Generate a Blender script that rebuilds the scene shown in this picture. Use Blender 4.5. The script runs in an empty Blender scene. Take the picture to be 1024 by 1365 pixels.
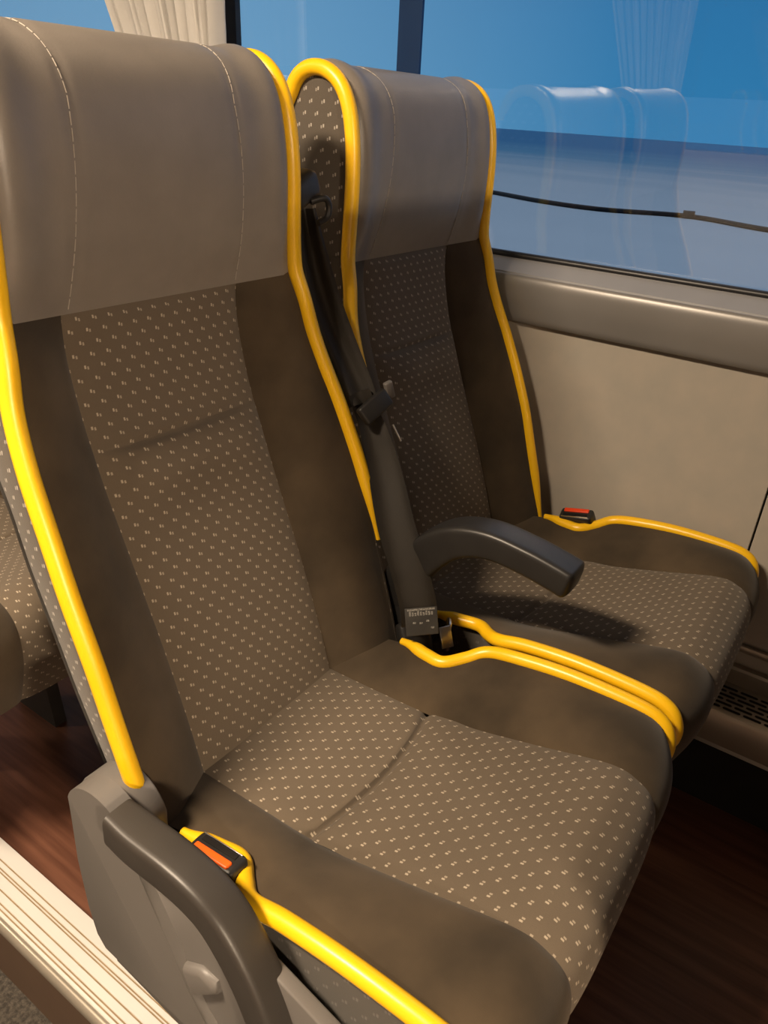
import bpy, bmesh, math, random
from mathutils import Vector, Matrix

# ------------------------------------------------------------------ camera, world, light, exposure
sc = bpy.context.scene
COL = sc.collection
H = 1.10                                   # lens height above the raised seat platform
cam = bpy.data.cameras.new('camera')
camo = bpy.data.objects.new('camera', cam)
COL.objects.link(camo)
RT = Vector((0.5682669, -0.8207374, 0.0588462))
DN = Vector((-0.3535802, -0.3081383, -0.8831941))
FW = Vector((0.7430032, 0.4810831, -0.4653013))
m = Matrix((RT, -DN, -FW)).transposed().to_4x4()
m.translation = (0, 0, H)
camo.matrix_world = m
cam.sensor_fit = 'HORIZONTAL'
cam.sensor_width = 36
cam.lens = 1012.03 / 1024 * 36
cam.clip_start = 0.02
cam.clip_end = 2000
sc.camera = camo
sc.view_settings.view_transform = 'Standard'
sc.view_settings.look = 'None'
sc.view_settings.gamma = 1
sc.view_settings.use_curve_mapping = False
sc.view_settings.exposure = 0.0

LAMP_WARM = (1.0, 0.79, 0.57)
LAMPS = [(-0.40, 0.85, 2.05, 71.0), (-1.20, -2.85, 1.86, 300.0), (-0.50, 2.5, 2.05, 14.0)]   # x, y, z, watts
SKY_STRENGTH = 1.0

w = bpy.data.worlds.new('dusk_sky')
sc.world = w
w.use_nodes = True
nt = w.node_tree
nt.nodes.clear()
_o = nt.nodes.new('ShaderNodeOutputWorld')
_b = nt.nodes.new('ShaderNodeBackground')
_t = nt.nodes.new('ShaderNodeTexCoord')
_s = nt.nodes.new('ShaderNodeSeparateXYZ')
_r = nt.nodes.new('ShaderNodeValToRGB')
_r2 = nt.nodes.new('ShaderNodeValToRGB')
_mx = nt.nodes.new('ShaderNodeMix')
_mx.data_type = 'RGBA'
nt.links.new(_t.outputs['Generated'], _s.inputs[0])
nt.links.new(_s.outputs['Z'], _r.inputs[0])
e = _r.color_ramp.elements
e[0].position = 0.0; e[0].color = (0.036, 0.225, 0.48, 1)
e[1].position = 0.25; e[1].color = (0.028, 0.165, 0.40, 1)
a_ = e.new(0.70); a_.color = (0.62, 0.68, 0.86, 1)
nt.links.new(_s.outputs['Z'], _r2.inputs[0])
e = _r2.color_ramp.elements
e[0].position = 0.0; e[0].color = (0.185, 0.41, 0.66, 1)
e[1].position = 0.25; e[1].color = (0.145, 0.33, 0.57, 1)
a_ = e.new(0.70); a_.color = (0.62, 0.68, 0.86, 1)
_mr = nt.nodes.new('ShaderNodeMapRange')
_mr.inputs['From Min'].default_value = 0.30
_mr.inputs['From Max'].default_value = 0.72
nt.links.new(_s.outputs['Y'], _mr.inputs['Value'])
nt.links.new(_mr.outputs[0], _mx.inputs[0])
nt.links.new(_r.outputs[0], _mx.inputs[6])
nt.links.new(_r2.outputs[0], _mx.inputs[7])
nt.links.new(_mx.outputs[2], _b.inputs[0])
_mr2 = nt.nodes.new('ShaderNodeMapRange')
_mr2.inputs['From Min'].default_value = -0.5
_mr2.inputs['From Max'].default_value = 0.3
_mr2.inputs['To Min'].default_value = 0.15 * SKY_STRENGTH
_mr2.inputs['To Max'].default_value = SKY_STRENGTH
nt.links.new(_s.outputs['X'], _mr2.inputs['Value'])
nt.links.new(_mr2.outputs[0], _b.inputs[1])
nt.links.new(_b.outputs[0], _o.inputs[0])

# ------------------------------------------------------------------ helpers: materials
def mat(name, col, rough=0.6, metal=0.0, spec=0.5, noise=None, bump=None, col2=None, coat=0.0, sheen=0.0):
    """noise=(scale, amount to col2, object coords); bump=(scale, strength, distance)"""
    M = bpy.data.materials.new(name)
    M.use_nodes = True
    n = M.node_tree
    p = n.nodes['Principled BSDF']
    p.inputs['Base Color'].default_value = (*col, 1)
    p.inputs['Roughness'].default_value = rough
    p.inputs['Metallic'].default_value = metal
    p.inputs['Specular IOR Level'].default_value = spec
    p.inputs['Coat Weight'].default_value = coat
    p.inputs['Coat Roughness'].default_value = 0.25
    p.inputs['Sheen Weight'].default_value = sheen
    p.inputs['Sheen Roughness'].default_value = 0.5
    tc = n.nodes.new('ShaderNodeTexCoord')
    M['p'] = 1
    if noise:
        nz = n.nodes.new('ShaderNodeTexNoise')
        nz.inputs['Scale'].default_value = noise[0]
        nz.inputs['Detail'].default_value = 5
        n.links.new(tc.outputs['Object'], nz.inputs['Vector'])
        rp = n.nodes.new('ShaderNodeValToRGB')
        rp.color_ramp.elements[0].position = 0.5 - noise[1]
        rp.color_ramp.elements[1].position = 0.5 + noise[1]
        rp.color_ramp.elements[0].color = (*col, 1)
        rp.color_ramp.elements[1].color = (*(col2 or col), 1)
        n.links.new(nz.outputs['Fac'], rp.inputs[0])
        n.links.new(rp.outputs[0], p.inputs['Base Color'])
    if bump:
        nb = n.nodes.new('ShaderNodeTexNoise')
        nb.inputs['Scale'].default_value = bump[0]
        nb.inputs['Detail'].default_value = 3
        n.links.new(tc.outputs['Object'], nb.inputs['Vector'])
        bp = n.nodes.new('ShaderNodeBump')
        bp.inputs['Strength'].default_value = bump[1]
        bp.inputs['Distance'].default_value = bump[2]
        n.links.new(nb.outputs['Fac'], bp.inputs['Height'])
        n.links.new(bp.outputs[0], p.inputs['Normal'])
    return M

def mth(n, op, a, b=None, c=None):
    q = n.nodes.new('ShaderNodeMath')
    q.operation = op
    for i, v in enumerate((a, b, c)):
        if v is None:
            continue
        if isinstance(v, (int, float)):
            q.inputs[i].default_value = v
        else:
            n.links.new(v, q.inputs[i])
    return q.outputs[0]

def dotted(name, base, base2, dot, pa=0.0178, pb=0.0118, hw=0.080, hh=0.17):
    """woven fabric with staggered rows of small pale dashes; UV in metres"""
    M = bpy.data.materials.new(name)
    M.use_nodes = True
    n = M.node_tree
    p = n.nodes['Principled BSDF']
    p.inputs['Roughness'].default_value = 0.92
    p.inputs['Specular IOR Level'].default_value = 0.25
    p.inputs['Sheen Weight'].default_value = 0.12
    p.inputs['Sheen Roughness'].default_value = 0.5
    tc = n.nodes.new('ShaderNodeTexCoord')
    sp = n.nodes.new('ShaderNodeSeparateXYZ')
    n.links.new(tc.outputs['UV'], sp.inputs[0])
    v = mth(n, 'DIVIDE', sp.outputs['Y'], pb)
    row = mth(n, 'FLOOR', v)
    par = mth(n, 'MULTIPLY', mth(n, 'MODULO', mth(n, 'ABSOLUTE', row), 2.0), 0.5)
    u = mth(n, 'ADD', mth(n, 'DIVIDE', sp.outputs['X'], pa), par)
    fx = mth(n, 'SUBTRACT', mth(n, 'FRACT', u), 0.5)
    fy = mth(n, 'SUBTRACT', mth(n, 'FRACT', v), 0.5)
    # each dash: two short bars side by side, one a little lower
    def bar(ox, oy, bw, bh):
        ax = mth(n, 'ABSOLUTE', mth(n, 'SUBTRACT', fx, ox))
        ay = mth(n, 'ABSOLUTE', mth(n, 'SUBTRACT', fy, oy))
        sx = mth(n, 'SUBTRACT', 1.0, mth(n, 'SMOOTH_MIN', mth(n, 'DIVIDE', ax, bw), 1.0, 0.0))
        sy = mth(n, 'SUBTRACT', 1.0, mth(n, 'MINIMUM', mth(n, 'DIVIDE', ay, bh), 1.0))
        k = mth(n, 'MULTIPLY', mth(n, 'MINIMUM', mth(n, 'MULTIPLY', sx, 3.0), 1.0), mth(n, 'MINIMUM', mth(n, 'MULTIPLY', sy, 3.0), 1.0))
        return k
    k = mth(n, 'MAXIMUM', bar(-0.075, 0.05, hw * 0.80, hh), mth(n, 'MULTIPLY', bar(0.085, -0.05, hw * 0.75, hh * 0.9), 0.75))
    nz = n.nodes.new('ShaderNodeTexNoise')
    nz.inputs['Scale'].default_value = 900
    n.links.new(tc.outputs['Object'], nz.inputs['Vector'])
    nz2 = n.nodes.new('ShaderNodeTexNoise')
    nz2.inputs['Scale'].default_value = 7
    nz2.inputs['Detail'].default_value = 4
    n.links.new(tc.outputs['Object'], nz2.inputs['Vector'])
    k2 = mth(n, 'MULTIPLY', k, mth(n, 'ADD', mth(n, 'MULTIPLY', nz.outputs['Fac'], 0.5), 0.55))
    mb = n.nodes.new('ShaderNodeMix'); mb.data_type = 'RGBA'
    mb.inputs[6].default_value = (*base, 1)
    mb.inputs[7].default_value = (*base2, 1)
    n.links.new(mth(n, 'ADD', mth(n, 'MULTIPLY', nz2.outputs['Fac'], 0.7), mth(n, 'MULTIPLY', nz.outputs['Fac'], 0.3)), mb.inputs[0])
    mx = n.nodes.new('ShaderNodeMix'); mx.data_type = 'RGBA'
    n.links.new(mb.outputs[2], mx.inputs[6])
    mx.inputs[7].default_value = (*dot, 1)
    n.links.new(k2, mx.inputs[0])
    n.links.new(mx.outputs[2], p.inputs['Base Color'])
    bp = n.nodes.new('ShaderNodeBump')
    bp.inputs['Strength'].default_value = 0.25
    bp.inputs['Distance'].default_value = 0.001
    n.links.new(mth(n, 'ADD', nz.outputs['Fac'], k), bp.inputs['Height'])
    n.links.new(bp.outputs[0], p.inputs['Normal'])
    return M

def emit(name, col, s):
    M = bpy.data.materials.new(name)
    M.use_nodes = True
    p = M.node_tree.nodes['Principled BSDF']
    p.inputs['Base Color'].default_value = (0.8, 0.8, 0.8, 1)
    p.inputs['Emission Color'].default_value = (*col, 1)
    p.inputs['Emission Strength'].default_value = s
    return M

def glass_mat(name, boost=1.0):
    M = bpy.data.materials.new(name)
    M.use_nodes = True
    n = M.node_tree
    n.nodes.clear()
    o = n.nodes.new('ShaderNodeOutputMaterial')
    t = n.nodes.new('ShaderNodeBsdfTransparent')
    t.inputs[0].default_value = (0.97, 0.985, 0.98, 1)
    g = n.nodes.new('ShaderNodeBsdfGlossy')
    g.inputs['Roughness'].default_value = 0.0
    ge = n.nodes.new('ShaderNodeNewGeometry')
    dt = n.nodes.new('ShaderNodeVectorMath'); dt.operation = 'DOT_PRODUCT'
    n.links.new(ge.outputs['Normal'], dt.inputs[0])
    n.links.new(ge.outputs['Incoming'], dt.inputs[1])
    # Schlick reflectance, the same from either face of the pane
    k = mth(n, 'POWER', mth(n, 'SUBTRACT', 1.0, mth(n, 'ABSOLUTE', dt.outputs['Value'])), 5.0)
    f = mth(n, 'MINIMUM', mth(n, 'MULTIPLY', mth(n, 'ADD', 0.043, mth(n, 'MULTIPLY', k, 0.957)), boost), 1.0)
    mx = n.nodes.new('ShaderNodeMixShader')
    n.links.new(f, mx.inputs[0])
    n.links.new(t.outputs[0], mx.inputs[1])
    n.links.new(g.outputs[0], mx.inputs[2])
    n.links.new(mx.outputs[0], o.inputs[0])
    return M

MAT = dict(
    leather=mat('grey_leather', (0.175, 0.155, 0.136), 0.36, 0, 0.5, (30, 0.25), (420, 0.16, 0.0006), (0.205, 0.181, 0.158)),
    thread=mat('pale_thread', (0.40, 0.36, 0.31), 0.8, 0, 0.3, (60, .2), None, (.34, .31, .27)),
    dark=mat('dark_fabric', (0.035, 0.026, 0.0165), 0.95, 0, 0.15, (8, 0.16), (900, 0.25, 0.0006), (0.078, 0.056, 0.034), sheen=0.12),
    dots=dotted('dotted_fabric', (0.092, 0.071, 0.049), (0.128, 0.100, 0.071), (0.44, 0.37, 0.28)),
    dots_side=dotted('dotted_side_fabric', (0.072, 0.060, 0.047), (0.095, 0.08, 0.064), (0.42, 0.38, 0.33), 0.0205, 0.0135),
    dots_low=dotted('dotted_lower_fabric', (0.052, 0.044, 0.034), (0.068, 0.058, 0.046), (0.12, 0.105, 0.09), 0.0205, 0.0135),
    yellow=mat('yellow_vinyl', (0.88, 0.49, 0.005), 0.34, 0, 0.5, (14, 0.3), (160, 0.10, 0.0008), (0.90, 0.54, 0.012)),
    black=mat('black_plastic', (0.015, 0.014, 0.0135), 0.40, 0, 0.5, (40, .25), (700, 0.08, 0.0004), (0.020, 0.019, 0.018)),
    arm=mat('armrest_plastic', (0.036, 0.031, 0.027), 0.42, 0, 0.5, (25, .25), (900, 0.12, 0.0004), (0.042, 0.037, 0.032)),
    grey=mat('grey_plastic', (0.125, 0.115, 0.106), 0.45, 0, 0.5, (6, .25), (500, 0.05, 0.0004), (0.142, 0.131, 0.121)),
    metal=mat('steel', (0.55, 0.53, 0.50), 0.28, 1.0, 0.5, (30, .2), None, (.48, .46, .44)),
    frame=mat('dark_frame_paint', (0.025, 0.023, 0.022), 0.55, 0, 0.4, (20, .2), None, (.03, .028, .026)),
    belt=mat('belt_webbing', (0.017, 0.014, 0.011), 0.6, 0, 0.4, (40, .25), (1200, 0.3, 0.0005), (0.025, 0.021, 0.016)),
    orange=mat('orange_button', (0.86, 0.13, 0.012), 0.38, 0, 0.5, (30, .2), None, (.80, .11, .010)),
    red=mat('red_button', (0.75, 0.06, 0.012), 0.38, 0, 0.5, (30, .2), None, (.68, .05, .010)),
    wall=mat('beige_panel', (0.35, 0.325, 0.28), 0.75, 0, 0.3, (22, 0.24), (260, 0.12, 0.0006), (0.40, 0.355, 0.30)),
    sill=mat('silver_sill', (0.20, 0.19, 0.18), 0.33, 0.15, 0.5, (8, .25), (300, .05, .0004), (0.22, 0.21, 0.20)),
    sill_light=mat('pale_sill', (0.26, 0.26, 0.27), 0.4, 0.1, 0.5, (8, .25), None, (.29, .29, .30)),
    rubber=mat('black_rubber', (0.012, 0.012, 0.014), 0.4, 0, 0.5, (30, .2), None, (.016, .016, .018)),
    alu=mat('aluminium_cover', (0.40, 0.35, 0.29), 0.34, 0.7, 0.5, (12, .25), (300, .06, .0004), (0.36, 0.31, 0.255)),
    slot=mat('slot_dark', (0.008, 0.007, 0.006), 0.9, 0, 0.2, (20, .2), None, (.012, .01, .009)),
    step=mat('step_edge_aluminium', (0.62, 0.60, 0.58), 0.40, 0.15, 0.5, (5, 0.28), (240, .06, .0004), (0.70, 0.68, 0.65)),
    groove=mat('step_edge_groove', (0.22, 0.16, 0.09), 0.8, 0, 0.3, (60, .2), None, (.30, .22, .13)),
    nose=mat('step_nose_metal', (0.45, 0.40, 0.33), 0.3, 0.6, 0.5, (20, .2), None, (.40, .36, .30)),
    ceil=mat('ceiling_panel', (0.20, 0.18, 0.16), 0.8, 0, 0.3, (4, .2), None, (.23, .21, .185)),
    curtain=mat('curtain_cloth', (0.52, 0.50, 0.47), 0.9, 0, 0.2, (12, .25), (600, .15, .0006), (0.58, 0.56, 0.53), sheen=0.2),
    curtain_far=mat('dimmed_curtain_cloth', (0.26, 0.245, 0.22), 0.9, 0, 0.2, (12, .25), None, (0.30, 0.28, 0.25)),  # same cloth as the near curtain, darkened to keep its reflection faint
    shell=mat('seat_back_shell', (0.09, 0.085, 0.08), 0.5, 0, 0.5, (10, .2), None, (.10, .095, .09)),
    hose=mat('black_hose', (0.010, 0.012, 0.016), 0.6, 0, 0.4, (3, .2), None, (.016, .018, .022)),
    label=mat('belt_label', (0.030, 0.028, 0.025), 0.6, 0, 0.4, (40, .2), None, (.045, .042, .037)),
    print_=mat('label_print', (0.34, 0.33, 0.30), 0.7, 0, 0.3, (900, 0.10), None, (0.08, 0.075, 0.065)),
    glass=glass_mat('window_glass', 1.9),
)

def floor_mat():
    M = mat('brown_vinyl_floor', (0.085, 0.036, 0.022), 0.42, 0, 0.4)
    n = M.node_tree
    p = n.nodes['Principled BSDF']
    tc = n.nodes.new('ShaderNodeTexCoord')
    mp = n.nodes.new('ShaderNodeMapping')
    mp.inputs['Scale'].default_value = (40, 2.2, 1)
    n.links.new(tc.outputs['Object'], mp.inputs[0])
    nz = n.nodes.new('ShaderNodeTexNoise')
    nz.inputs['Scale'].default_value = 1.6
    nz.inputs['Detail'].default_value = 6
    n.links.new(mp.outputs[0], nz.inputs['Vector'])
    rp = n.nodes.new('ShaderNodeValToRGB')
    rp.color_ramp.elements[0].position = 0.3
    rp.color_ramp.elements[1].position = 0.72
    rp.color_ramp.elements[0].color = (0.070, 0.026, 0.015, 1)
    rp.color_ramp.elements[1].color = (0.16, 0.068, 0.040, 1)
    n.links.new(nz.outputs['Fac'], rp.inputs[0])
    n.links.new(rp.outputs[0], p.inputs['Base Color'])
    return M
MAT['floor'] = floor_mat()
MAT['carpet'] = mat('aisle_carpet', (0.035, 0.030, 0.025), 0.98, 0, 0.1, (160, 0.12), (260, 0.9, 0.004), (0.075, 0.064, 0.052), sheen=0.2)
MAT['riser'] = mat('brown_riser', (0.075, 0.045, 0.028), 0.6, 0, 0.4, (14, .25), None, (0.09, 0.055, 0.035))

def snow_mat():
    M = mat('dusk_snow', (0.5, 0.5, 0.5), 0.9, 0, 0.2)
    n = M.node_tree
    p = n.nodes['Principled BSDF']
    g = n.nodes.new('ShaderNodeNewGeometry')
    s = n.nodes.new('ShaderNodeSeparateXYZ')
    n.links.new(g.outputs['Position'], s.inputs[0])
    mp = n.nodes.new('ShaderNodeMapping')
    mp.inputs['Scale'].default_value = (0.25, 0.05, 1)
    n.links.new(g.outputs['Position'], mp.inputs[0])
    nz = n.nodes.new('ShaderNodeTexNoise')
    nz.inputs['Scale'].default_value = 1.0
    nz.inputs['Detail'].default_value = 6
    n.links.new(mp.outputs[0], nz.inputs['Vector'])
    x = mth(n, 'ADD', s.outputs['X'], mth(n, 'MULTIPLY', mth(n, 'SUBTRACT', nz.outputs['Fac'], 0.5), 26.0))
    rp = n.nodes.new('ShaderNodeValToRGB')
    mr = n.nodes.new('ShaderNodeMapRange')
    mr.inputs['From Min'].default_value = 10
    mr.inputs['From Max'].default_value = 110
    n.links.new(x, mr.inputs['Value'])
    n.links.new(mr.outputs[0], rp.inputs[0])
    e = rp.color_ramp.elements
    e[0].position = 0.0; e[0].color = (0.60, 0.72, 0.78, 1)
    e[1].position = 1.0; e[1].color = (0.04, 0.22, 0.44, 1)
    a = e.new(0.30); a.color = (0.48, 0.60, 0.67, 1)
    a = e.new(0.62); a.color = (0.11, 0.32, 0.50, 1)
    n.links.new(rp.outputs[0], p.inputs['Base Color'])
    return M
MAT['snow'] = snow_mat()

# ------------------------------------------------------------------ helpers: objects and shapes
def tag(o, label=None, cat=None, group=None, kind=None):
    if label: o['label'] = label
    if cat: o['category'] = cat
    if group: o['group'] = group
    if kind: o['kind'] = kind
    return o

def empty(name, loc, label, cat, group=None):
    o = bpy.data.objects.new(name, None)
    COL.objects.link(o)
    o.location = loc
    o.empty_display_size = 0.1
    return tag(o, label, cat, group)

def put(name, bm, material, parent=None, smooth=True, sharp=40):
    bmesh.ops.recalc_face_normals(bm, faces=bm.faces)
    me = bpy.data.meshes.new(name)
    bm.to_mesh(me)
    bm.free()
    me.materials.append(material)
    if smooth:
        me.polygons.foreach_set('use_smooth', [True] * len(me.polygons))
        me.set_sharp_from_angle(angle=math.radians(sharp))
    o = bpy.data.objects.new(name, me)
    COL.objects.link(o)
    if parent: o.parent = parent
    return o

def struct(name, bm, material, smooth=False, sharp=40):
    o = put(name, bm, material, None, smooth, sharp)
    o['kind'] = 'structure'
    return o

def cr(pts, n):
    """Catmull-Rom through tuples, n samples evenly spaced in the key parameter"""
    out = []
    k = len(pts)
    for i in range(n):
        t = i * (k - 1) / (n - 1)
        j = min(int(t), k - 2)
        f = t - j
        p0 = pts[max(j - 1, 0)]; p1 = pts[j]; p2 = pts[j + 1]; p3 = pts[min(j + 2, k - 1)]
        out.append(tuple(0.5 * (2 * b + (c - a) * f + (2 * a - 5 * b + 4 * c - d) * f * f + (-a + 3 * b - 3 * c + d) * f ** 3)
                         for a, b, c, d in zip(p0, p1, p2, p3)))
    return out

def grid(bm, rows, uvs=None, closed_u=False, closed_v=False, thick=None):
    """rows of points -> quads, with optional UVs"""
    V = [[bm.verts.new(p) for p in r] for r in rows]
    uvl = bm.loops.layers.uv.verify() if uvs else None
    nr, nc = len(V), len(V[0])
    for i in range(nr if closed_v else nr - 1):
        for j in range(nc if closed_u else nc - 1):
            i2, j2 = (i + 1) % nr, (j + 1) % nc
            try:
                f = bm.faces.new((V[i][j], V[i][j2], V[i2][j2], V[i2][j]))
            except ValueError:
                continue
            if uvs:
                for l, (a, b) in zip(f.loops, ((i, j), (i, j2), (i2, j2), (i2, j))):
                    l[uvl].uv = uvs[a][b]
    return V

def tube(bm, path, rad, seg=12, caps=True, flat=1.0, up=None):
    """sweep a circle (or ellipse) along path; rad number or list"""
    P = [Vector(p) for p in path]
    n = len(P)
    rings = []
    prev = None
    for i in range(n):
        t = (P[min(i + 1, n - 1)] - P[max(i - 1, 0)]).normalized()
        if prev is None:
            a = Vector(up) if up else (Vector((0, 0, 1)) if abs(t.z) < 0.9 else Vector((1, 0, 0)))
        else:
            a = prev
        a = (a - t * a.dot(t)).normalized()
        b = t.cross(a)
        prev = a
        r = rad[i] if isinstance(rad, (list, tuple)) else rad
        rings.append([P[i] + a * (r * math.cos(2 * math.pi * k / seg)) + b * (r * flat * math.sin(2 * math.pi * k / seg)) for k in range(seg)])
    V = grid(bm, rings, closed_u=True)
    if caps:
        bm.faces.new(V[0][::-1])
        bm.faces.new(V[-1])
    return V

def box(bm, x0, x1, y0, y1, z0, z1, bev=0.0, seg=3):
    b2 = bmesh.new()
    bmesh.ops.create_cube(b2, size=1.0)
    for v in b2.verts:
        v.co = Vector((x0 + (v.co.x + .5) * (x1 - x0), y0 + (v.co.y + .5) * (y1 - y0), z0 + (v.co.z + .5) * (z1 - z0)))
    if bev:
        bmesh.ops.bevel(b2, geom=b2.edges[:], offset=bev, segments=seg, affect='EDGES', profile=0.5)
    merge(bm, b2)

def merge(bm, b2, mat4=None):
    if mat4: bmesh.ops.transform(b2, matrix=mat4, verts=b2.verts)
    mp = {v: bm.verts.new(v.co) for v in b2.verts}
    for f in b2.faces:
        try: bm.faces.new([mp[v] for v in f.verts])
        except ValueError: pass
    b2.free()

def prism(bm, poly, x0, x1, bev=0.0, seg=3):
    """polygon in the (y, z) plane extruded along x"""
    b2 = bmesh.new()
    a = [b2.verts.new((x0, y, z)) for y, z in poly]
    b = [b2.verts.new((x1, y, z)) for y, z in poly]
    n = len(poly)
    b2.faces.new(a)
    b2.faces.new(b[::-1])
    for i in range(n):
        b2.faces.new((a[i], b[i], b[(i + 1) % n], a[(i + 1) % n]))
    if bev:
        ed = [e for e in b2.edges if abs(e.verts[0].co.x - e.verts[1].co.x) < 1e-6]
        bmesh.ops.bevel(b2, geom=ed, offset=bev, segments=seg, affect='EDGES', profile=0.5)
    merge(bm, b2)

def copy_tree(o, parent=None):
    c = o.copy()
    COL.objects.link(c)
    if parent: c.parent = parent
    for ch in [k for k in ALL(o)]:
        copy_tree(ch, c)
    return c

def ALL(o):
    return [x for x in bpy.data.objects if x.parent == o]

def ss(a, b, x):
    t = min(max((x - a) / (b - a), 0), 1)
    return t * t * (3 - 2 * t)

XC, XP, Y0 = 0.531, 0.48, 0.5            # aisle seat centre, seat pitch across, seat origin along the bus
PW = 0.115                                # half width of the patterned panels

# ------------------------------------------------------------------ the setting
WX = 1.28                                 # inner face of the window wall
YA, YB = -3.2, 4.2                        # front and rear of the cabin piece that is built
bm = bmesh.new(); box(bm, 0.315, WX + 0.15, YA, YB, -0.20, 0.0)
struct('floor', bm, MAT['floor'])
bm = bmesh.new(); box(bm, -0.62, 0.330, YA, YB, -0.24, -0.17)
struct('floor_aisle', bm, MAT['carpet'])
bm = bmesh.new(); box(bm, 0.30, 0.318, YA, YB, -0.19, -0.006)
struct('trim_5', bm, MAT['riser'])
bm = bmesh.new(); box(bm, -1.95, -0.60, YA, YB, -0.20, 0.0)
struct('floor_opposite', bm, MAT['floor'])

# ribbed step edging along the platform
GRV = [0.3575, 0.3485, 0.3445, 0.3275, 0.3145, 0.3090]
prof = [(0.382, 0.002), (0.381, 0.006), (0.360, 0.007)]
for x in GRV:
    prof += [(x + 0.0014, 0.0070), (x + 0.0010, 0.0050), (x - .0010, 0.0050), (x - .0014, 0.0070)]
prof += [(0.3045, 0.0068), (0.3035, 0.005), (0.3035, -0.03), (0.382, -0.03)]
bm = bmesh.new()
grid(bm, [[(x, YA, z) for x, z in prof], [(x, YB, z) for x, z in prof]], closed_u=True)
struct('trim_1', bm, MAT['step'], True, 25)
bm = bmesh.new()
for x in GRV:
    box(bm, x - .0011, x + .0011, YA, YB, 0.003, 0.0054)
struct('trim_2', bm, MAT['groove'])
bm = bmesh.new()
nz_ = cr([(0.3034, 0.0045), (0.3005, 0.0050), (0.2965, 0.0035), (0.2935, -0.0005), (0.2925, -0.007), (0.2935, -0.0145), (0.2965, -0.0185)], 24) + [(0.3005, -0.0185), (0.3034, -0.0185)]
grid(bm, [[(x, YA, z) for x, z in nz_], [(x, YB, z) for x, z in nz_]], closed_u=True)
struct('trim_6', bm, MAT['nose'], True, 40)

# window wall: panel, sill, gasket, glass
z_g = 0.893                               # bottom of the glass
bm = bmesh.new()
box(bm, WX, WX + 0.10, 0.093, YB, 0.0, 0.80, 0.0015, 2)
box(bm, WX, WX + 0.10, YA, 0.090, 0.0, 0.80, 0.0015, 2)
struct('wall_right', bm, MAT['wall'])
bm = bmesh.new()
sp = cr([(1.292, 0.781), (1.270, 0.781), (1.262, 0.788), (1.258, 0.802), (1.254, 0.825), (1.2535, 0.846), (1.256, 0.858), (1.260, 0.8635), (1.264, 0.8625)], 40)
sp = sp + [(1.36, 0.8625), (1.36, 0.781)]
grid(bm, [[(x, YA, z) for x, z in sp], [(x, YB, z) for x, z in sp]], closed_u=True)
struct('trim_3', bm, MAT['sill'], True, 50)
bm = bmesh.new()
lp = [(1.2665, 0.861), (1.2675, 0.8655), (1.297, 0.8845), (1.36, 0.8845), (1.36, 0.861)]
grid(bm, [[(x, YA, z) for x, z in lp], [(x, YB, z) for x, z in lp]], closed_u=True)
struct('trim_4', bm, MAT['sill_light'], True, 30)
bm = bmesh.new()
tube(bm, [(1.303, YA, 0.888), (1.303, YB, 0.888)], 0.0065, 10)
tube(bm, [(1.300, YA, 0.8835), (1.300, YB, 0.8835)], 0.003, 8)
struct('window_gasket', bm, MAT['rubber'], True)
TILT = math.radians(1.3)
def gx(z): return 1.312 - math.tan(TILT) * (z - z_g)
bm = bmesh.new()
zt = 1.72
for (a, b) in ((YA, 0.855), (0.855, 1.30), (1.30, 2.6), (2.6, YB)):
    for (d0, d1) in ((0, 0.004),):
        q = [(gx(z_g - .01) + d0, z_g - .01), (gx(zt) + d0, zt), (gx(zt) + d1, zt), (gx(z_g - .01) + d1, z_g - .01)]
        prism(bm, [(0, 0)] * 0 or [(a, 0), (b, 0), (b, 1), (a, 1)], 0, 1) if False else None
        V = [bm.verts.new(p) for p in ((q[0][0], a, q[0][1]), (q[0][0], b, q[0][1]), (q[1][0], b, q[1][1]), (q[1][0], a, q[1][1]),
                                       (q[3][0], a, q[3][1]), (q[3][0], b, q[3][1]), (q[2][0], b, q[2][1]), (q[2][0], a, q[2][1]))]
        for f in ((0, 1, 2, 3), (7, 6, 5, 4), (0, 4, 5, 1), (2, 6, 7, 3)):
            bm.faces.new([V[i] for i in f])
tag(put('window_1', bm, MAT['glass'], None, False), kind='structure')
def vbar(name, y0, y1, dx0, dx1, material):
    bm = bmesh.new()
    V = []
    for z in (z_g - .004, zt):
        for x, y in ((gx(z) + dx0, y0), (gx(z) + dx0, y1), (gx(z) + dx1, y1), (gx(z) + dx1, y0)):
            V.append(bm.verts.new((x, y, z)))
    for f in ((0, 1, 2, 3), (7, 6, 5, 4), (0, 4, 5, 1), (1, 5, 6, 2), (2, 6, 7, 3), (3, 7, 4, 0)):
        bm.faces.new([V[i] for i in f])
    return struct(name, bm, material)
MAT['mullion'] = mat('navy_mullion', (0.004, 0.030, 0.12), 0.5, 0, 0.4, (5, .2), None, (.005, .034, .13))
vbar('window_mullion', 0.838, 0.886, 0.006, 0.012, MAT['mullion'])
vbar('window_pillar', 1.268, 1.32, -0.006, 0.008, MAT['rubber'])
bm = bmesh.new(); box(bm, 1.22, 1.40, YA, YB, zt, 2.06)
struct('wall_right_upper', bm, MAT['ceil'])
bm = bmesh.new(); box(bm, -1.95, 1.40, YA, YB, 2.05, 2.10)
struct('ceiling', bm, MAT['ceil'])
bm = bmesh.new(); box(bm, -1.90, -1.78, YA, YB, 0.0, 0.88)
struct('wall_left', bm, MAT['wall'])
bm = bmesh.new(); box(bm, -1.90, -1.72, YA, YB, zt, 2.06)
struct('wall_left_upper', bm, MAT['ceil'])
bm = bmesh.new(); box(bm, -1.815, -1.81, YA, YB, 0.88, zt)
tag(put('window_2', bm, MAT['glass'], None, False), kind='structure')
bm = bmesh.new(); box(bm, -1.95, 1.40, YB, YB + .06, -0.2, 2.06)
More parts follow.
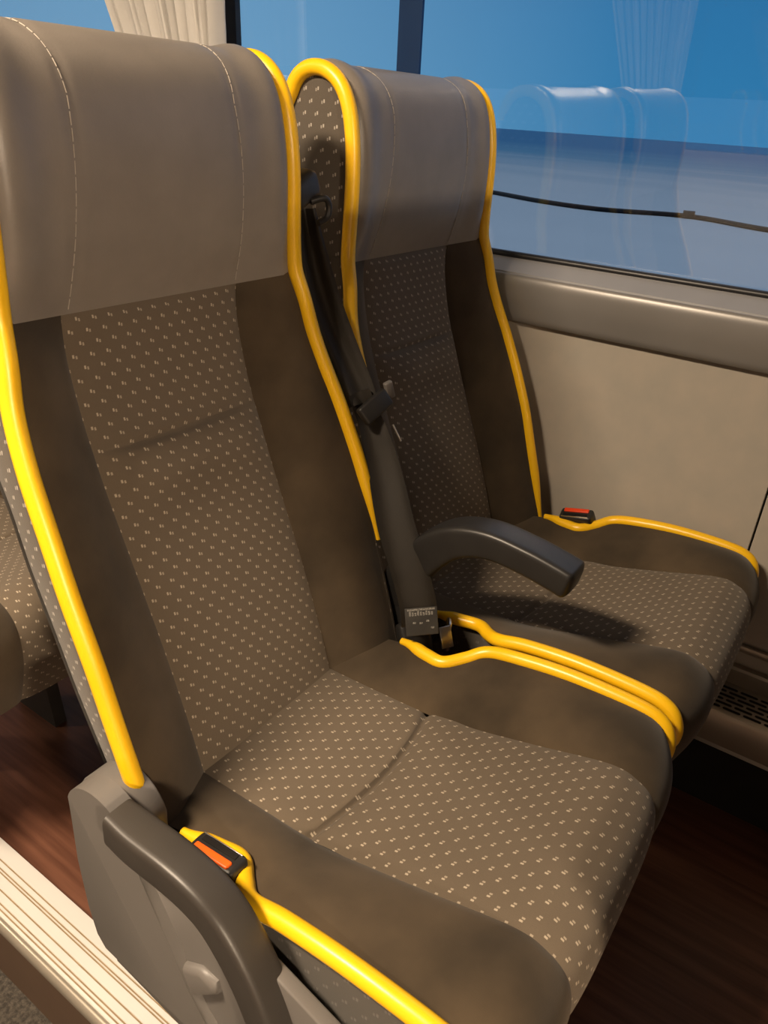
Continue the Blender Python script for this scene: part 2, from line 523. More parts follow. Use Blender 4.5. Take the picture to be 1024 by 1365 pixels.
struct('wall_back', bm, MAT['ceil'])
bm = bmesh.new(); box(bm, -1.95, 1.40, YA - .06, YA, -0.2, 2.06)
struct('wall_front', bm, MAT['ceil'])

# unseen luggage racks, added to carry the front lamp and block high sky
bm = bmesh.new(); box(bm, -1.78, -0.80, YA, YB, 1.86, 1.90)
struct('added_rack_left', bm, MAT['ceil'])
bm = bmesh.new(); box(bm, 0.72, 1.30, YA, YB, 1.73, 1.78)
struct('added_rack_right', bm, MAT['ceil'])

# outside: snow
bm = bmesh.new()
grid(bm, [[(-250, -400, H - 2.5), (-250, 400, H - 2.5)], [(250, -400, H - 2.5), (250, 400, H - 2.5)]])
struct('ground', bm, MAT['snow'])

# ------------------------------------------------------------------ heater cover along the wall
he = empty('heater_cover', (1.22, 0.0, 0.0), 'slotted metal heater cover running along the wall foot by the window seat', 'heater')
bm = bmesh.new()
hp = [(1.166, 0.155), (1.170, 0.160), (1.168, 0.168), (1.168, 0.218), (1.172, 0.2265), (1.180, 0.2285), (1.262, 0.2285), (1.262, 0.258), (1.266, 0.262), (1.2785, 0.262), (1.2785, 0.155)]
grid(bm, [[(x - 1.22, YA, z) for x, z in hp], [(x - 1.22, YB, z) for x, z in hp]], closed_u=True)
put('cover', bm, MAT['alu'], he, True, 30)
bm = bmesh.new()
box(bm, -0.02, 0.0585, YA, YB, 0.0, 0.156)
put('shade_base', bm, MAT['slot'], he, False)  # near-black base standing in for the shade below the cover
bm = bmesh.new()
box(bm, 0.049, 0.0585, YA, YB, 0.292, 0.306, 0.003, 2)
put('rail', bm, MAT['alu'], he)
bm = bmesh.new()
def slot(bm, x, y, l, wd, z):
    b2 = bmesh.new()
    n = 6
    vs = []
    for k in range(n + 1):
        a = math.pi * k / n
        vs.append((x + wd * math.cos(a), y + l + wd * math.sin(a)))
    for k in range(n + 1):
        a = math.pi + math.pi * k / n
        vs.append((x + wd * math.cos(a), y - l + wd * math.sin(a)))
    top = [bm.verts.new((px - 1.22, py, z)) for px, py in vs]
    bm.faces.new(top)
ny = 0
for r in range(6):
    x = 1.184 + r * 0.0122
    for k in range(-18, 36):
        y = 0.079 - 0.0135 + k * 0.0335 + (0.0168 if r % 2 else 0)
        slot(bm, x, y, 0.0115, 0.0033, 0.2289)
o = put('slots', bm, MAT['slot'], he, False)
o['kind'] = 'stuff'

# ------------------------------------------------------------------ the coach seat
# key points in lens-relative (y, z); S() turns them into seat coordinates
def S(x, y, z): return (x, y - Y0, z + H)

HE = [(.6185, -.178), (.618, -.123), (.617, -.074), (.620, -.03), (.629, .008), (.646, .032), (.672, .043), (.698, .039), (.714, .022), (.722, -.008), (.728, -.06), (.728, -.12), (.720, -.19)]
HC = [(.640, -.184), (.622, -.135), (.613, -.085), (.612, -.035), (.620, .010), (.638, .036), (.668, .050), (.700, .047), (.718, .030), (.729, .000), (.735, -.06), (.735, -.12), (.727, -.20)]
HW = [(.186,), (.183,), (.182,), (.181,), (.180,), (.180,), (.180,), (.180,), (.180,), (.180,), (.180,), (.181,), (.184,)]
# backrest below the headrest, from the seam down: z, y of the piping, half width at the piping, y of the centre panel
BK = [(-.172, .6185, .186, .640), (-.207, .607, .192, .641), (-.245, .600, .199, .636), (-.289, .583, .205, .6255), (-.320, .568, .2085, .6155), (-.360, .550, .2115, .601),
      (-.405, .531, .2145, .583), (-.465, .507, .2155, .5585), (-.527, .488, .216, .534), (-.600, .464, .216, .508), (-.665, .443, .214, .488), (-.70, .432, .212, .478)]
REAR = [(.727, -.17), (.717, -.20), (.704, -.235), (.680, -.28), (.652, -.32), (.632, -.355), (.612, -.405), (.588, -.465), (.564, -.53), (.535, -.60), (.512, -.665), (.50, -.70)]
# cushion: y, z, half width at the piping
CE = [(.50, -.66, .196), (.425, -.644, .196), (.385, -.642, .189), (.357, -.640, .187), (.333, -.633, .206), (.31, -.622, .222), (.27, -.612, .223), (.20, -.604, .224), (.12, -.604, .2245), (.088, -.611, .2245), (.075, -.629, .2235), (.074, -.655, .222), (.086, -.70, .225), (.110, -.77, .220)]
CC = [(.53, -.669), (.43, -.665), (.385, -.6625), (.357, -.661), (.335, -.6595), (.31, -.656), (.265, -.645), (.19, -.624), (.11, -.601), (.077, -.605), (.056, -.623), (.049, -.655), (.055, -.70), (.080, -.77)]

def nrm(path, i):
    a = path[max(i - 1, 0)]; b = path[min(i + 1, len(path) - 1)]
    ty, tz = b[0] - a[0], b[1] - a[1]
    l = math.hypot(ty, tz) or 1
    return (-tz / l, ty / l)

def arclen(path):
    out = [0.0]
    for a, b in zip(path[:-1], path[1:]):
        out.append(out[-1] + math.hypot(b[0] - a[0], b[1] - a[1]))
    return out

def back_piping(root, sgn, drop):
    """yellow piping of one side of the backrest, from the foot (drop samples shortened) up and over the top"""
    bk = cr(BK, 90)
    he_, hw_ = cr(HE, 72), cr(HW, 72)
    path = [(b[2] + .001, b[1], b[0]) for b in bk[::-1]][drop:-1] + [(hw_[i][0] + .001, he_[i][0], he_[i][1]) for i in range(0, 54)]
    for _ in range(14):
        path = [path[0]] + [tuple((a + 2 * b + c) / 4 for a, b, c in zip(path[j - 1], path[j], path[j + 1])) for j in range(1, len(path) - 1)] + [path[-1]]
    n_ = len(path)
    pts = []
    for i in range(n_):
        a = path[max(i - 1, 0)]; b = path[min(i + 1, n_ - 1)]
        ty, tz = b[1] - a[1], b[2] - a[2]
        l = math.hypot(ty, tz) or 1
        pts.append(S(sgn * path[i][0], path[i][1] - tz / l * 0.002, path[i][2] + ty / l * 0.002))
    rad = [0.0094 * (0.35 + 0.65 * ss(0, 12, i)) * (0.55 + 0.45 * ss(0, 5, n_ - 1 - i)) for i in range(n_)]
    bm = bmesh.new()
    tube(bm, pts, rad, 14)
    return put('back_piping', bm, MAT['yellow'], root)

def make_seat():
    root = empty('coach_seat', (XC, Y0, 0), 'seat', 'seat')
    # ---- headrest
    N = 72
    he_, hc_, hw_ = cr(HE, N), cr(HC, N), cr(HW, N)
    U = [-1 + 2 * k / 56 for k in range(57)]
    bm = bmesh.new()
    rows, uvs = [], []
    al = arclen(hc_)
    def sd(i):                             # the seams of the headrest draw in at mid height
        return 0.096 + 0.013 * abs(i - 22) / 22 if i < 46 else .109
    def hp_(i, u):
        au = abs(u)
        g = ss(0.52, 1.0, au)
        y = hc_[i][0] * (1 - g) + he_[i][0] * g
        z = hc_[i][1] * (1 - g) + he_[i][1] * g
        n = nrm(hc_, i)
        b = 0.010 * math.exp(-((au - 0.87) / 0.13) ** 2) - 0.008 * ss(.9, 1.0, au)
        b += -0.0018 * math.exp(-((au * hw_[i][0] - sd(i) + .001) / 0.003) ** 2)
        b *= ss(0, 6, i)
        return (u * hw_[i][0], y + n[0] * b, z + n[1] * b)
    for i in range(N):
        rows.append([S(*hp_(i, u)) for u in U])
        uvs.append([(u * hw_[i][0], al[i]) for u in U])
    grid(bm, rows, uvs)
    put('headrest', bm, MAT['leather'], root)
    # ---- stitching down the headrest
    for sgn in (-1, 1):
        bm = bmesh.new()
        path = []
        for i in range(1, 46):
            u = sgn * sd(i) / hw_[i][0]
            x, y, z = hp_(i, u)
            n = nrm(hc_, i)
            path.append(S(x, y + n[0] * 0.0009, z + n[1] * 0.0009))
        # stitches as short dashes along the seam
        pts = [Vector(p) for p in path]
        fine = []
        for a, b in zip(pts[:-1], pts[1:]):
            fine += [a.lerp(b, t / 8) for t in range(8)]
        step = 12
        for j in range(0, len(fine) - step, step):
            tube(bm, fine[j:j + step - 1], 0.0005, 5)
        put('stitching', bm, MAT['thread'], root)
    # ---- centre panel, bolsters, side panels, back shell, piping
    M = 170
    bk = cr(BK, M)                         # z, yp, w, yc
    rr = cr(REAR, M)
    pc = [(b[3], b[0]) for b in bk]
    pe = [(b[1], b[0]) for b in bk]
    alb = arclen(pc)
    bm = bmesh.new()
    X = [-PW - .002 + 2 * (PW + .002) * k / 30 for k in range(31)]
    rows, uvs = [], []
    zs = -0.316
    for i, (z, yp, w_, yc) in enumerate(bk):
        r, q = [], []
        n = nrm(pc[::-1], M - 1 - i)
        for x in X:
            t = abs(x) / PW
            puff = 0.006 * (1 - t ** 4) - 0.0022 * math.exp(-((t - 1) / .05) ** 2)
            zz = z - zs + 0.004 * (1 - t * t)
            puff += (-0.006 * math.exp(-(zz / 0.0045) ** 2) + 0.012 * math.exp(-((zz + 0.034) / 0.034) ** 2)) * max(0.0, 1 - t ** 4)
            top = ss(-.176, -.20, z)
            puff = puff * top - .001 * (1 - top)
            r.append(S(x, yc + n[0] * puff, z + n[1] * puff - 0.004 * (1 - t * t) * (1 - top)))
            q.append((x, -alb[i]))
        rows.append(r); uvs.append(q)
    grid(bm, rows, uvs)
    put('back_panel', bm, MAT['dots'], root)
    for sgn in (-1, 1):
        bm = bmesh.new()
        rows = []
        for i, (z, yp, w_, yc) in enumerate(bk):
            r = []
            n = nrm(pe[::-1], M - 1 - i)
            for k in range(19):
                t = k / 18
                x = PW - .001 + (w_ - PW + .001) * t
                g = 0.5 * ss(0, 1, t) + 0.5 * t
                y = yc + (yp - yc) * g
                b = 0.009 * math.sin(math.pi * min(t * 1.05, 1)) ** 0.8 - 0.0015 * math.exp(-(t / .05) ** 2)
                b *= ss(-.172, -.235, z)
                r.append(S(sgn * x, y + n[0] * b, z + n[1] * b))
            rows.append(r)
        grid(bm, rows)
        put('back_bolster', bm, MAT['dark'], root)
        # side panel
        bm = bmesh.new()
        fr = [(he_[i][0], he_[i][1], hw_[i][0]) for i in range(0, 31)][::-1]    # from the top front corner down to the seam
        k_top = len(fr)
        front = fr + [(b[1], b[0], b[2]) for b in bk[1:]]
        re = [(he_[i][0], he_[i][1], hw_[i][0]) for i in range(30, N)]
        rear = re[:]
        rear = [re[int(j * (len(re) - 1) / (k_top - 1))] for j in range(k_top)] + [(a, b, bk[i + 1][2] - 0.010 * ss(0, 30, i)) for i, (a, b) in enumerate(rr[1:])]
        rows, uvs = [], []
        for f, r_ in zip(front, rear):
            row, q = [], []
            for k in range(9):
                t = k / 8
                y = f[0] + (r_[0] - f[0]) * t
                z = f[1] + (r_[1] - f[1]) * t
                x = f[2] + (r_[2] - f[2]) * t + 0.004 * math.sin(math.pi * t) - 0.003
                row.append(S(sgn * x, y, z)); q.append((y, z))
            rows.append(row); uvs.append(q)
        grid(bm, rows, uvs)
        put('side_panel', bm, MAT['dots_side'], root)
        back_piping(root, sgn, 26 if sgn > 0 else 1)
    # back shell
    bm = bmesh.new()
    rows = []
    for i, (y, z) in enumerate(rr):
        w_ = bk[i][2] - 0.010
        rows.append([S(w_ * u, y + 0.025 * (1 - u ** 4), z) for u in [-1 + k / 8 for k in range(17)]])
    rows.append([S(bk[-1][2] * (-1 + k / 8), .47, -.70) for k in range(17)])
    grid(bm, rows)
    put('back_shell', bm, MAT['shell'], root)
    # ---- cushion
    NC = 260
    qc = NC / 110
    ce, cc = cr(CE, NC), cr(CC, NC)
    alc = arclen(cc)
    bm = bmesh.new()
    rows, uvs = [], []
    for i in range(NC):
        n = nrm(cc[::-1], NC - 1 - i)
        r, q = [], []
        for x in X:
            t = x / PW
            puff = 0.004 * (1 - t ** 4) - 0.002 * math.exp(-((abs(t) - 1) / .05) ** 2)
            # curved seam across the cushion
            ys = 0.336 - 0.018 * (1 - t * t)
            puff -= 0.007 * math.exp(-((cc[i][0] - ys) / 0.005) ** 2) - 0.003 * math.exp(-((cc[i][0] - ys + .03) / 0.025) ** 2) if cc[i][1] < -.64 and cc[i][0] > .2 else 0
            r.append(S(x, cc[i][0] + n[0] * puff, cc[i][1] + n[1] * puff))
            q.append((x, -alc[i]))
        rows.append(r); uvs.append(q)
    grid(bm, rows, uvs)
    put('cushion_panel', bm, MAT['dots'], root)
    for sgn in (-1, 1):
        bm = bmesh.new()
        rows = []
        for i in range(NC):
            n = nrm(cc[::-1], NC - 1 - i)
            y1, z1, w_ = ce[i]
            y0, z0 = cc[i]
            r = []
            for k in range(21):
                t = k / 20
                b = (0.007 + 0.005 * ss(50, 75, i / qc)) * math.sin(math.pi * t) ** 0.9 - 0.002 * math.exp(-(t / .04) ** 2)
                b *= (0.5 + 0.5 * ss(0, 30, i / qc))
                r.append(S(sgn * (PW + (w_ - PW) * t), y0 + (y1 - y0) * t + n[0] * b, z0 + (z1 - z0) * t + n[1] * b))
            rows.append(r)
        grid(bm, rows)
        put('cushion_bolster', bm, MAT['dark'], root)
        # side of the cushion
        bm = bmesh.new()
        rows, uvs = [], []
        for i in range(int(8 * qc), NC):
            y1, z1, w_ = ce[i]
            r, q = [], []
            for k in range(8):
                t = k / 7
                z = z1 + (-.775 - z1) * t
                y = y1 + (max(y1, .112) - y1) * t
                r.append(S(sgn * (w_ - .002 + 0.005 * math.sin(math.pi * t) - 0.004 * t), y, z)); q.append((y, z))
            rows.append(r); uvs.append(q)
        grid(bm, rows, uvs)
        put('cushion_side', bm, MAT['dots_low'], root)
        pts, rad = [], []
        lo = int(1.0 / 13 * (NC - 1)); hi = int(11.6 / 13 * (NC - 1))
        for i in range(lo, hi):
            y1, z1, w_ = ce[i]
            n = nrm(ce[::-1], NC - 1 - i)
            pts.append(S(sgn * (w_ + 0.001), y1 + n[0] * .002, z1 + n[1] * .002))
            rad.append(0.0092 * (0.55 + 0.45 * ss(0, 14, min(i - lo, hi - 1 - i))))
        bm = bmesh.new()
        tube(bm, pts, rad, 14)
        put('cushion_piping', bm, MAT['yellow'], root)
    # ---- base frame, pan and feet
    bm = bmesh.new()
    b2 = [S(0, .47, -.70), S(0, .09, -.77)]
    box(bm, -.200, .200, .115 - Y0, .50 - Y0, H - .80, H - .755, .008, 2)
    put('seat_pan', bm, MAT['frame'], root)
    for x in (-.07, .07):
        bm = bmesh.new()
        prism(bm, [(.33 - Y0, 0.0), (.45 - Y0, 0.0), (.42 - Y0, H - .79), (.36 - Y0, H - .79)], x - .012, x + .012)
        put('leg', bm, MAT['frame'], root, True, 30)
    return root

def arm_mesh(path, x0, x1, th, taper, sq=0.34):
    """rounded bar: path of (y, z) centres in seat coordinates, thickness list"""
    bm = bmesh.new()
    n = len(path)
    rings = []
    for i in range(n):
        a = path[max(i - 1, 0)]; b = path[min(i + 1, n - 1)]
        ty, tz = b[0] - a[0], b[1] - a[1]
        l = math.hypot(ty, tz) or 1
        ny, nz = -tz / l, ty / l
        h = th[i] / 2
        cw = (x1 - x0) / 2 * taper[i]
        xm = (x0 + x1) / 2
        ring = []
        K = 32
        for k in range(K):
            a_ = 2 * math.pi * k / K
            c, s_ = math.cos(a_), math.sin(a_)
            ex = sq
            px = cw * math.copysign(abs(c) ** ex, c)
            ph = h * math.copysign(abs(s_) ** ex, s_)
            ring.append((xm + px, path[i][0] + ny * ph, path[i][1] + nz * ph))
        rings.append(ring)
    V = grid(bm, rings, closed_u=True)
    bm.faces.new(V[0][::-1]); bm.faces.new(V[-1])
    return bm

# ------------------------------------------------------------------ build the two front seats
seat = make_seat()
tag(seat, 'nearest seat on the aisle side, grey leather headrest, dotted cushion and yellow piping', 'seat', 'coach seats with yellow piping')
for ch in ALL(seat):
    lab = {'headrest': 'grey leather headrest', 'back_panel': 'dotted brown back panel', 'back_bolster': 'plain dark back bolster', 'side_panel': 'dotted side panel',
           'back_piping': 'bright yellow back piping', 'cushion_piping': 'bright yellow cushion piping', 'cushion_panel': 'dotted brown cushion panel',
           'cushion_bolster': 'plain dark cushion bolster', 'stitching': 'pale stitching'}.get(ch.name.split('.')[0])
    if lab: ch['label'] = lab
win = copy_tree(seat)
win.location = (XC + XP, Y0, 0)
for ch in ALL(win):                        # the outer piping of the window seat reaches further down
    if ch.name.startswith('back_piping') and sum(v.co.x for v in ch.data.vertices) > 0:
        bpy.data.objects.remove(ch)
back_piping(win, 1, 8)
win['label'] = 'seat beside the window, behind the raised black armrest, with dark shaded backrest'

# aisle armrest: pushed down beside the cushion
ax0, ax1 = 0.254 - XC, 0.290 - XC
top = [(.437, -.5755), (.405, -.577), (.365, -.5765), (.335, -.580), (.311, -.590), (.290, -.612), (.272, -.641), (.257, -.675), (.243, -.72), (.232, -.765), (.224, -.81)]
ap = cr([(y - Y0, z + H) for y, z in top], 44)
th = [0.038 - 0.004 * ss(14, 30, i) for i in range(44)]
tp = [0.90 + 0.10 * ss(0, 4, i) for i in range(44)]
arm1 = arm_mesh(ap, ax0, ax1, th, tp)
put('armrest', arm1, MAT['arm'], seat, True, 60)

# grey side cover under that armrest
def arc(cy, cz, r, a0, a1, n):
    return [(cy + r * math.cos(math.radians(a0 + (a1 - a0) * k / n)), cz + r * math.sin(math.radians(a0 + (a1 - a0) * k / n))) for k in range(n + 1)]
def SY(poly): return [(y - Y0, z + H) for y, z in poly]
XO = 0.268
bm = bmesh.new()
prism(bm, SY(arc(.464, -.604, .046, 10, 165, 18) + [(.412, -.628), (.395, -.660), (.378, -.695), (.360, -.740), (.342, -.772), (.312, -.804), (.322, -.838), (.366, -.812), (.490, -.806), (.502, -.79), (.507, -.75), (.511, -.68)]), XO - XC, XO + .022 - XC, .0022, 2)
cover = put('side_cover', bm, MAT['grey'], seat, True, 50)
bm = bmesh.new()
prism(bm, SY(arc(.482, -.622, .046, -20, 165, 16) + [(.44, -.66)]), XO + .024 - XC, XO + .058 - XC, .0022, 2)
put('pivot_cap', bm, MAT['grey'], cover, True, 50)
bm = bmesh.new()
prism(bm, SY([(.49, -.61), (.42, -.61), (.33, -.625), (.262, -.634), (.192, -.657), (.150, -.70), (.145, -.84), (.30, -.87), (.49, -.84)]), XO + .010 - XC, XO + .024 - XC, .002, 2)
put('inner_plate', bm, MAT['grey'], cover, True, 50)
bm = bmesh.new()
prism(bm, SY([(.412, -.770), (.398, -.740), (.345, -.705), (.325, -.708), (.322, -.722), (.352, -.748), (.390, -.782)]), XO + .002 - XC, XO + .028 - XC, .007, 3)
put('release_lever', bm, MAT['grey'], cover, True, 50)
bm = bmesh.new()
b2 = bmesh.new(); bmesh.ops.create_cone(b2, cap_ends=True, segments=32, radius1=.026, radius2=.024, depth=.012)
merge(bm, b2, Matrix.Translation((XO + .02 - XC, .322 - Y0, -.82 + H)) @ Matrix.Rotation(math.radians(90), 4, 'Y'))
put('round_knob', bm, MAT['grey'], cover, True, 40)

# middle armrest: raised to its resting height, belongs to the window seat
mx0, mx1 = 0.752 - (XC + XP), 0.801 - (XC + XP)
mid = [(.480, -.622), (.465, -.588), (.443, -.546), (.411, -.505), (.379, -.480), (.335, -.468), (.285, -.471), (.245, -.478), (.230, -.4815), (.2225, -.4830)]
ap = cr([(y - Y0, z + H) for y, z in mid], 50)
th = [0.056 - 0.018 * ss(8, 32, i) - 0.016 * ss(43, 50, i) ** 2 for i in range(50)]
tp = [0.80 + 0.20 * ss(0, 10, i) - .42 * ss(42, 50, i) ** 2 for i in range(50)]
put('armrest', arm_mesh(ap, mx0, mx1, th, tp), MAT['black'], win, True, 60)
bm = bmesh.new()
prism(bm, SY([(.495, -.60), (.44, -.60), (.41, -.66), (.41, -.72), (.48, -.72)]), mx0 + .004, mx1 - .012, .005, 3)
put('armrest_mount', bm, MAT['black'], win, True, 50)

# row behind: same seats, one pitch back
for o, lab in ((seat, 'seat of the row behind on the aisle side, glimpsed left of the near backrest'),
               (win, 'seat of the row behind beside the window, hidden behind the front row')):
    c = copy_tree(o)
    c.location.y += 0.78
    c['label'] = lab
# row ahead, just outside the right edge of the view: it shades the floor and the window seat
for o, lab in ((seat, 'aisle seat of the row ahead, its back turned, just outside the right edge'),
               (win, 'window seat of the row ahead, its back turned, just outside the right edge')):
    c = copy_tree(o)
    c.location.y -= 0.78
    c['label'] = lab

# ------------------------------------------------------------------ belts and buckles
def ribbon(bm, path, across, width, thick=0.0016, fold=None):
    rows_t, n = [], len(path)
    K = 14
    for i in range(n):
        P = Vector(path[i])
        t = (Vector(path[min(i + 1, n - 1)]) - Vector(path[max(i - 1, 0)])).normalized()
        a = Vector(across[i] if isinstance(across, list) else across)
        a = (a - t * a.dot(t)).normalized()
        nn = a.cross(t).normalized()
        w_ = width[i] if isinstance(width, list) else width
        ring = []
        for k in range(K + 1):
            u = -0.5 + k / K
            f = fold(i / (n - 1), u) if fold else 0
            ring.append(P + a * (u * w_) + nn * (f + thick / 2))
        for k in range(K, -1, -1):
            u = -0.5 + k / K
            f = fold(i / (n - 1), u) if fold else 0
            ring.append(P + a * (u * w_) + nn * (f - thick / 2))
        rows_t.append(ring)
    V = grid(bm, rows_t, closed_u=True)
    bm.faces.new(V[0][::-1]); bm.faces.new(V[-1])

BX, BY, BZ = 0.765, 0.54, 0.45
belt = empty('seat_belt', (BX, BY, BZ), 'black seat belt hanging from shoulder guide between the two backrests', 'seat belt')
def B(x, y, z): return (x - BX, y - BY, z + H - BZ)
ACR = (1, -0.85, 0.1)
p1 = cr([B(.762, .638, -.110), B(.766, .631, -.160), B(.772, .618, -.217), B(.775, .592, -.270), B(.775, .560, -.322), B(.774, .548, -.340)], 40)
wd = cr([(.026,), (.040,), (.050,), (.050,), (.048,), (.044,)], 40)
bm = bmesh.new()
ribbon(bm, p1, ACR, [q[0] for q in wd], .0018, lambda t, u: 0.006 * math.sin(u * 9 + 1.2 - t) * (1 - .5 * t))
put('webbing', bm, MAT['belt'], belt)
p2 = cr([B(.772, .552, -.325), B(.775, .541, -.350), B(.773, .526, -.372), B(.766, .500, -.420), B(.750, .466, -.482), B(.742, .436, -.532), B(.738, .414, -.580), B(.738, .408, -.612)], 40)
bm = bmesh.new()
ribbon(bm, p2, ACR, [.030 + .020 * ss(4, 24, i) for i in range(40)], .0018, lambda t, u: 0.004 * math.cos(u * 5 + 2 * t))
put('webbing', bm, MAT['belt'], belt)
# shoulder guide
bm = bmesh.new()
b2 = bmesh.new()
bmesh.ops.create_cube(b2, size=1)
bmesh.ops.scale(b2, vec=(.050, .036, .034), verts=b2.verts)
bmesh.ops.bevel(b2, geom=b2.edges[:], offset=.010, segments=4, affect='EDGES', profile=.5)
merge(bm, b2, Matrix.Translation(B(.738, .628, -.086)) @ Matrix.Rotation(math.radians(-25), 4, 'Y'))
put('shoulder_guide', bm, MAT['black'], belt, True, 50)
bm = bmesh.new()
tube(bm, cr([B(.742, .612, -.098), B(.758, .604, -.094), B(.766, .603, -.103), B(.764, .604, -.116), B(.752, .608, -.122)], 24), .0040, 10)
put('guide_loop', bm, MAT['black'], belt)
# tongue
bm = bmesh.new()
b2 = bmesh.new()
bmesh.ops.create_cube(b2, size=1)
bmesh.ops.scale(b2, vec=(.050, .012, .026), verts=b2.verts)
bmesh.ops.bevel(b2, geom=b2.edges[:], offset=.004, segments=3, affect='EDGES', profile=.5)
TM = Matrix.Translation(B(.777, .528, -.340)) @ Matrix.Rotation(math.radians(-22), 4, 'Z') @ Matrix.Rotation(math.radians(-24), 4, 'X') @ Matrix.Rotation(math.radians(-28), 4, 'Y')
merge(bm, b2, TM)
tg = put('tongue', bm, MAT['black'], belt, True, 50)
bm = bmesh.new()
b2 = bmesh.new()
bmesh.ops.create_cube(b2, size=1)
bmesh.ops.scale(b2, vec=(.012, .0075, .024), verts=b2.verts)
bmesh.ops.bevel(b2, geom=b2.edges[:], offset=.002, segments=2, affect='EDGES', profile=.5)
merge(bm, b2, Matrix.Translation(B(.802, .524, -.322)) @ Matrix.Rotation(math.radians(-20), 4, 'Z') @ Matrix.Rotation(math.radians(-18), 4, 'Y'))
put('tongue_stop', bm, MAT['grey'], tg, True, 50)
bm = bmesh.new()
tube(bm, [B(.7965, .511, -.366), B(.802, .500, -.388)], .0016, 8)
put('tongue_blade', bm, MAT['metal'], tg)

# label sleeve at the foot of the belt, and the buckle it slips into
def slab(sx, sy, sz, bev, M4):
    bm = bmesh.new()
    b2 = bmesh.new()
    bmesh.ops.create_cube(b2, size=1)
    bmesh.ops.scale(b2, vec=(sx, sy, sz), verts=b2.verts)
    if bev: bmesh.ops.bevel(b2, geom=b2.edges[:], offset=bev, segments=3, affect='EDGES', profile=.5)
    merge(bm, b2, M4)
    return bm
LM = Matrix.Translation(B(.733, .403, -.600)) @ Matrix.Rotation(math.radians(-52), 4, 'Z') @ Matrix.Rotation(math.radians(-22), 4, 'X') @ Matrix.Rotation(math.radians(-6), 4, 'Y')
lb = put('belt_label', slab(.044, .003, .038, .001, LM), MAT['label'], belt, True, 40)
bm = bmesh.new()
rnd = random.Random(4)
def dash(x0, x1, z0, z1):
    b2 = bmesh.new()
    bmesh.ops.create_cube(b2, size=1)
    bmesh.ops.scale(b2, vec=(x1 - x0, .0006, z1 - z0), verts=b2.verts)
    merge(bm, b2, LM @ Matrix.Translation(((x0 + x1) / 2, -.0017, (z0 + z1) / 2)))
dash(-.0185, .0185, .0155, .0180)
for k in range(9):
    x = -.0165 + k * .0037
    dash(x, x + .0024, .0085, .0148 - .001 * (k % 3))
for (x, z) in ((-.012, -.001), (-.003, -.002), (.006, .0005), (.012, -.009)):
    dash(x, x + .004, z - .0012, z + .0012)
put('label_print', bm, MAT['print_'], lb, False)
bk = empty('seat_belt_buckle', (.745, .415, .45), 'black buckle between the cushions at the foot of the hanging belt', 'buckle')
M4 = Matrix.Rotation(math.radians(-30), 4, 'Z') @ Matrix.Rotation(math.radians(-30), 4, 'X')
put('housing', slab(.046, .022, .060, .006, Matrix.Translation((0.004, .004, -.002)) @ M4), MAT['black'], bk, True, 50)
put('latch_plate', slab(.018, .003, .030, .001, Matrix.Translation((.020, -.035, .016)) @ M4), MAT['metal'], bk, True, 50)
br = put('anchor_bracket', (lambda b: (tube(b, cr([(.012, .0, -.02), (.012, .0, .012), (.007, -.004, .021), (-.002, -.010, .021), (-.006, -.012, .013), (-.006, -.012, -.02)], 24), .0032, 8), b)[1])(bmesh.new()), MAT['metal'])
br.location = (.783, .395, .455)
tag(br, 'bare steel belt bracket in the gap behind the inner window cushion piping', 'bracket')

def buckle(loc, rot, mbtn, label):
    r = empty('seat_belt_buckle', loc, label, 'buckle')
    put('housing', slab(.026, .060, .052, .005, rot @ Matrix.Translation((0, 0, -.020))), MAT['black'], r, True, 50)
    put('button', slab(.0085, .046, .004, .0015, rot @ Matrix.Translation((-.0055, 0, .0065))), mbtn, r, True, 50)
    put('slot', slab(.006, .044, .002, .0005, rot @ Matrix.Translation((.0055, 0, .0062))), MAT['slot'], r, True, 50)
    put('slot_rim', slab(.0012, .050, .002, .0004, rot @ Matrix.Translation((.0098, 0, .0064))), MAT['metal'], r, True, 50)
buckle((.326, .372, H - .626), Matrix.Rotation(math.radians(-6), 4, 'X'), MAT['orange'], 'black buckle with orange button beside the lowered aisle armrest')
buckle((1.213, .372, H - .622), Matrix.Rotation(math.radians(180), 4, 'Z') @ Matrix.Rotation(math.radians(14), 4, 'X') @ Matrix.Rotation(math.radians(25), 4, 'Y'), MAT['red'], 'black buckle with red button at the window cushion against the wall')

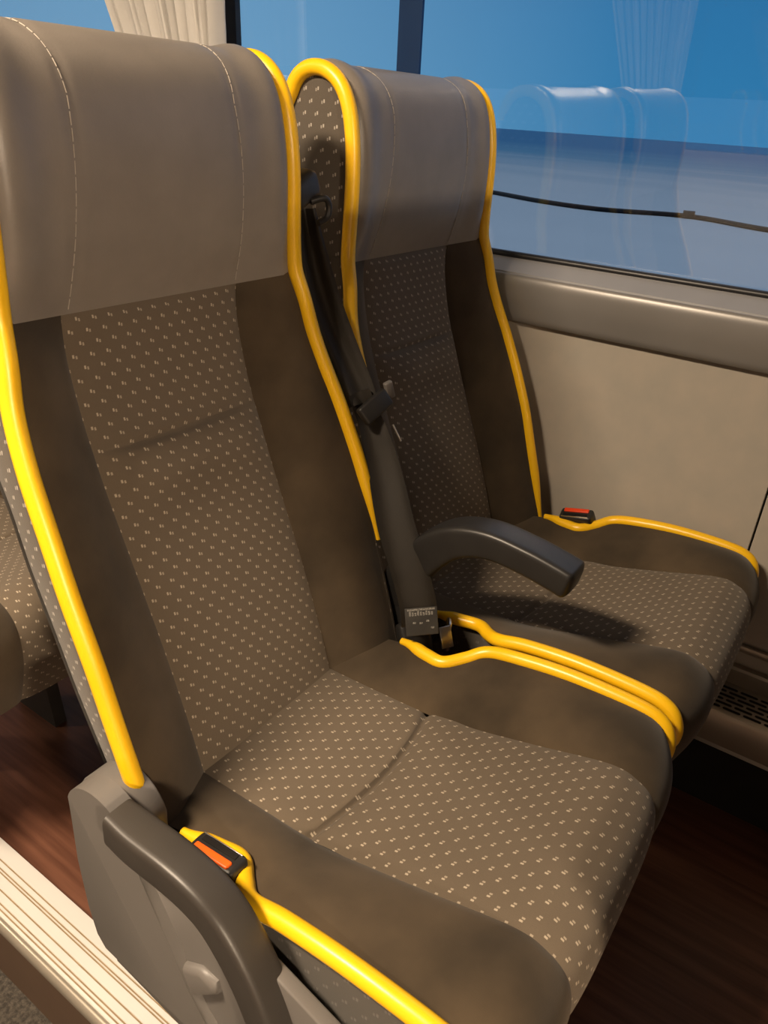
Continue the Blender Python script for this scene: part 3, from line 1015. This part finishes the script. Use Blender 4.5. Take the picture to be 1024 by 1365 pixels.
# ------------------------------------------------------------------ curtains
def curtain(name, xw, y0, y1, z0, z1, label, flare):
    bm = bmesh.new()
    rows = []
    NR, NK = 24, 160
    for i in range(NR + 1):
        t = i / NR
        z = z0 + (z1 - z0) * t
        r = []
        for k in range(NK + 1):
            u = k / NK
            y = y0 + (y1 - y0 + flare * t) * u
            ph = u * 11 * 2 * math.pi
            d = 0.016 * math.sin(ph + .6 * math.sin(3 * u + 2 * t)) + 0.005 * math.sin(2.3 * ph + 1)
            r.append((xw + d, y + .006 * math.cos(ph), z))
        rows.append(r)
    grid(bm, rows)
    o = put(name, bm, MAT['curtain'])
    sm = o.modifiers.new('thickness', 'SOLIDIFY'); sm.thickness = .0015
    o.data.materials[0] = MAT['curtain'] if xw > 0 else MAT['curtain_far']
    return tag(o, label, 'curtain')
curtain('curtain', 1.19, 1.195, 1.465, 1.17, 1.71, 'pleated cream curtain gathered at the window pillar behind the near headrest', .25)
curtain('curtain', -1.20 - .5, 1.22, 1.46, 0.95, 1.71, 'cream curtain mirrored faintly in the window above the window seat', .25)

# ------------------------------------------------------------------ outside: hose on the snow
bm = bmesh.new()
GZ = H - 2.5
hpts = cr([(29.5, 22, GZ + .07), (28.0, 16.5, GZ + .07), (27.9, 14.3, GZ + .07), (26.7, 11.6, GZ + .07), (26.4, 9.3, GZ + .07), (27.6, 6.75, GZ + .07), (26.3, 4.05, GZ + .07), (25.8, 1.0, GZ + .07), (27.0, -3, GZ + .07)], 120)
ho = empty('hose', (27, 8, GZ), 'long black hose lying across the snow outside the window', 'hose')
tube(bm, [(a - 27, b - 8, c - GZ) for a, b, c in hpts], .075, 10)
put('pipe', bm, MAT['hose'], ho)
bm = bmesh.new()
tube(bm, [(.55, -1.05, .10), (.65, -1.4, .10)], .14, 14)
put('coupling', bm, MAT['hose'], ho)

# ------------------------------------------------------------------ ceiling lamps
MAT['diffuser'] = emit('lamp_diffuser', LAMP_WARM, 6.0)
LABS = ['warm ceiling lamp above the aisle level with the near seats', 'unseen warm lamp under the left rack ahead of the near seats', 'warm ceiling lamp above the aisle behind the near seats']  # all unseen; the front one hangs under the added left rack
for (x, y, z, wt), lab in zip(LAMPS, LABS):
    r = empty('ceiling_lamp', (x, y, z), lab, 'lamp', 'ceiling lamps over the aisle')
    bm = bmesh.new(); box(bm, -.10, .10, -.24, .24, -.07, 0.0, .01, 2)
    put('lamp_body', bm, MAT['grey'], r, True, 40)
    bm = bmesh.new(); box(bm, -.085, .085, -.22, .22, -.078, -.069, .003, 2)
    put('diffuser', bm, MAT['diffuser'], r, True, 40)
    L = bpy.data.lights.new('lamp_light', 'AREA')
    L.shape = 'RECTANGLE'; L.size = .17; L.size_y = .44
    L.energy = wt; L.color = LAMP_WARM
    lo_ = bpy.data.objects.new('lamp_light', L)
    COL.objects.link(lo_)
    lo_.parent = r
    lo_.location = (0, 0, -.085)
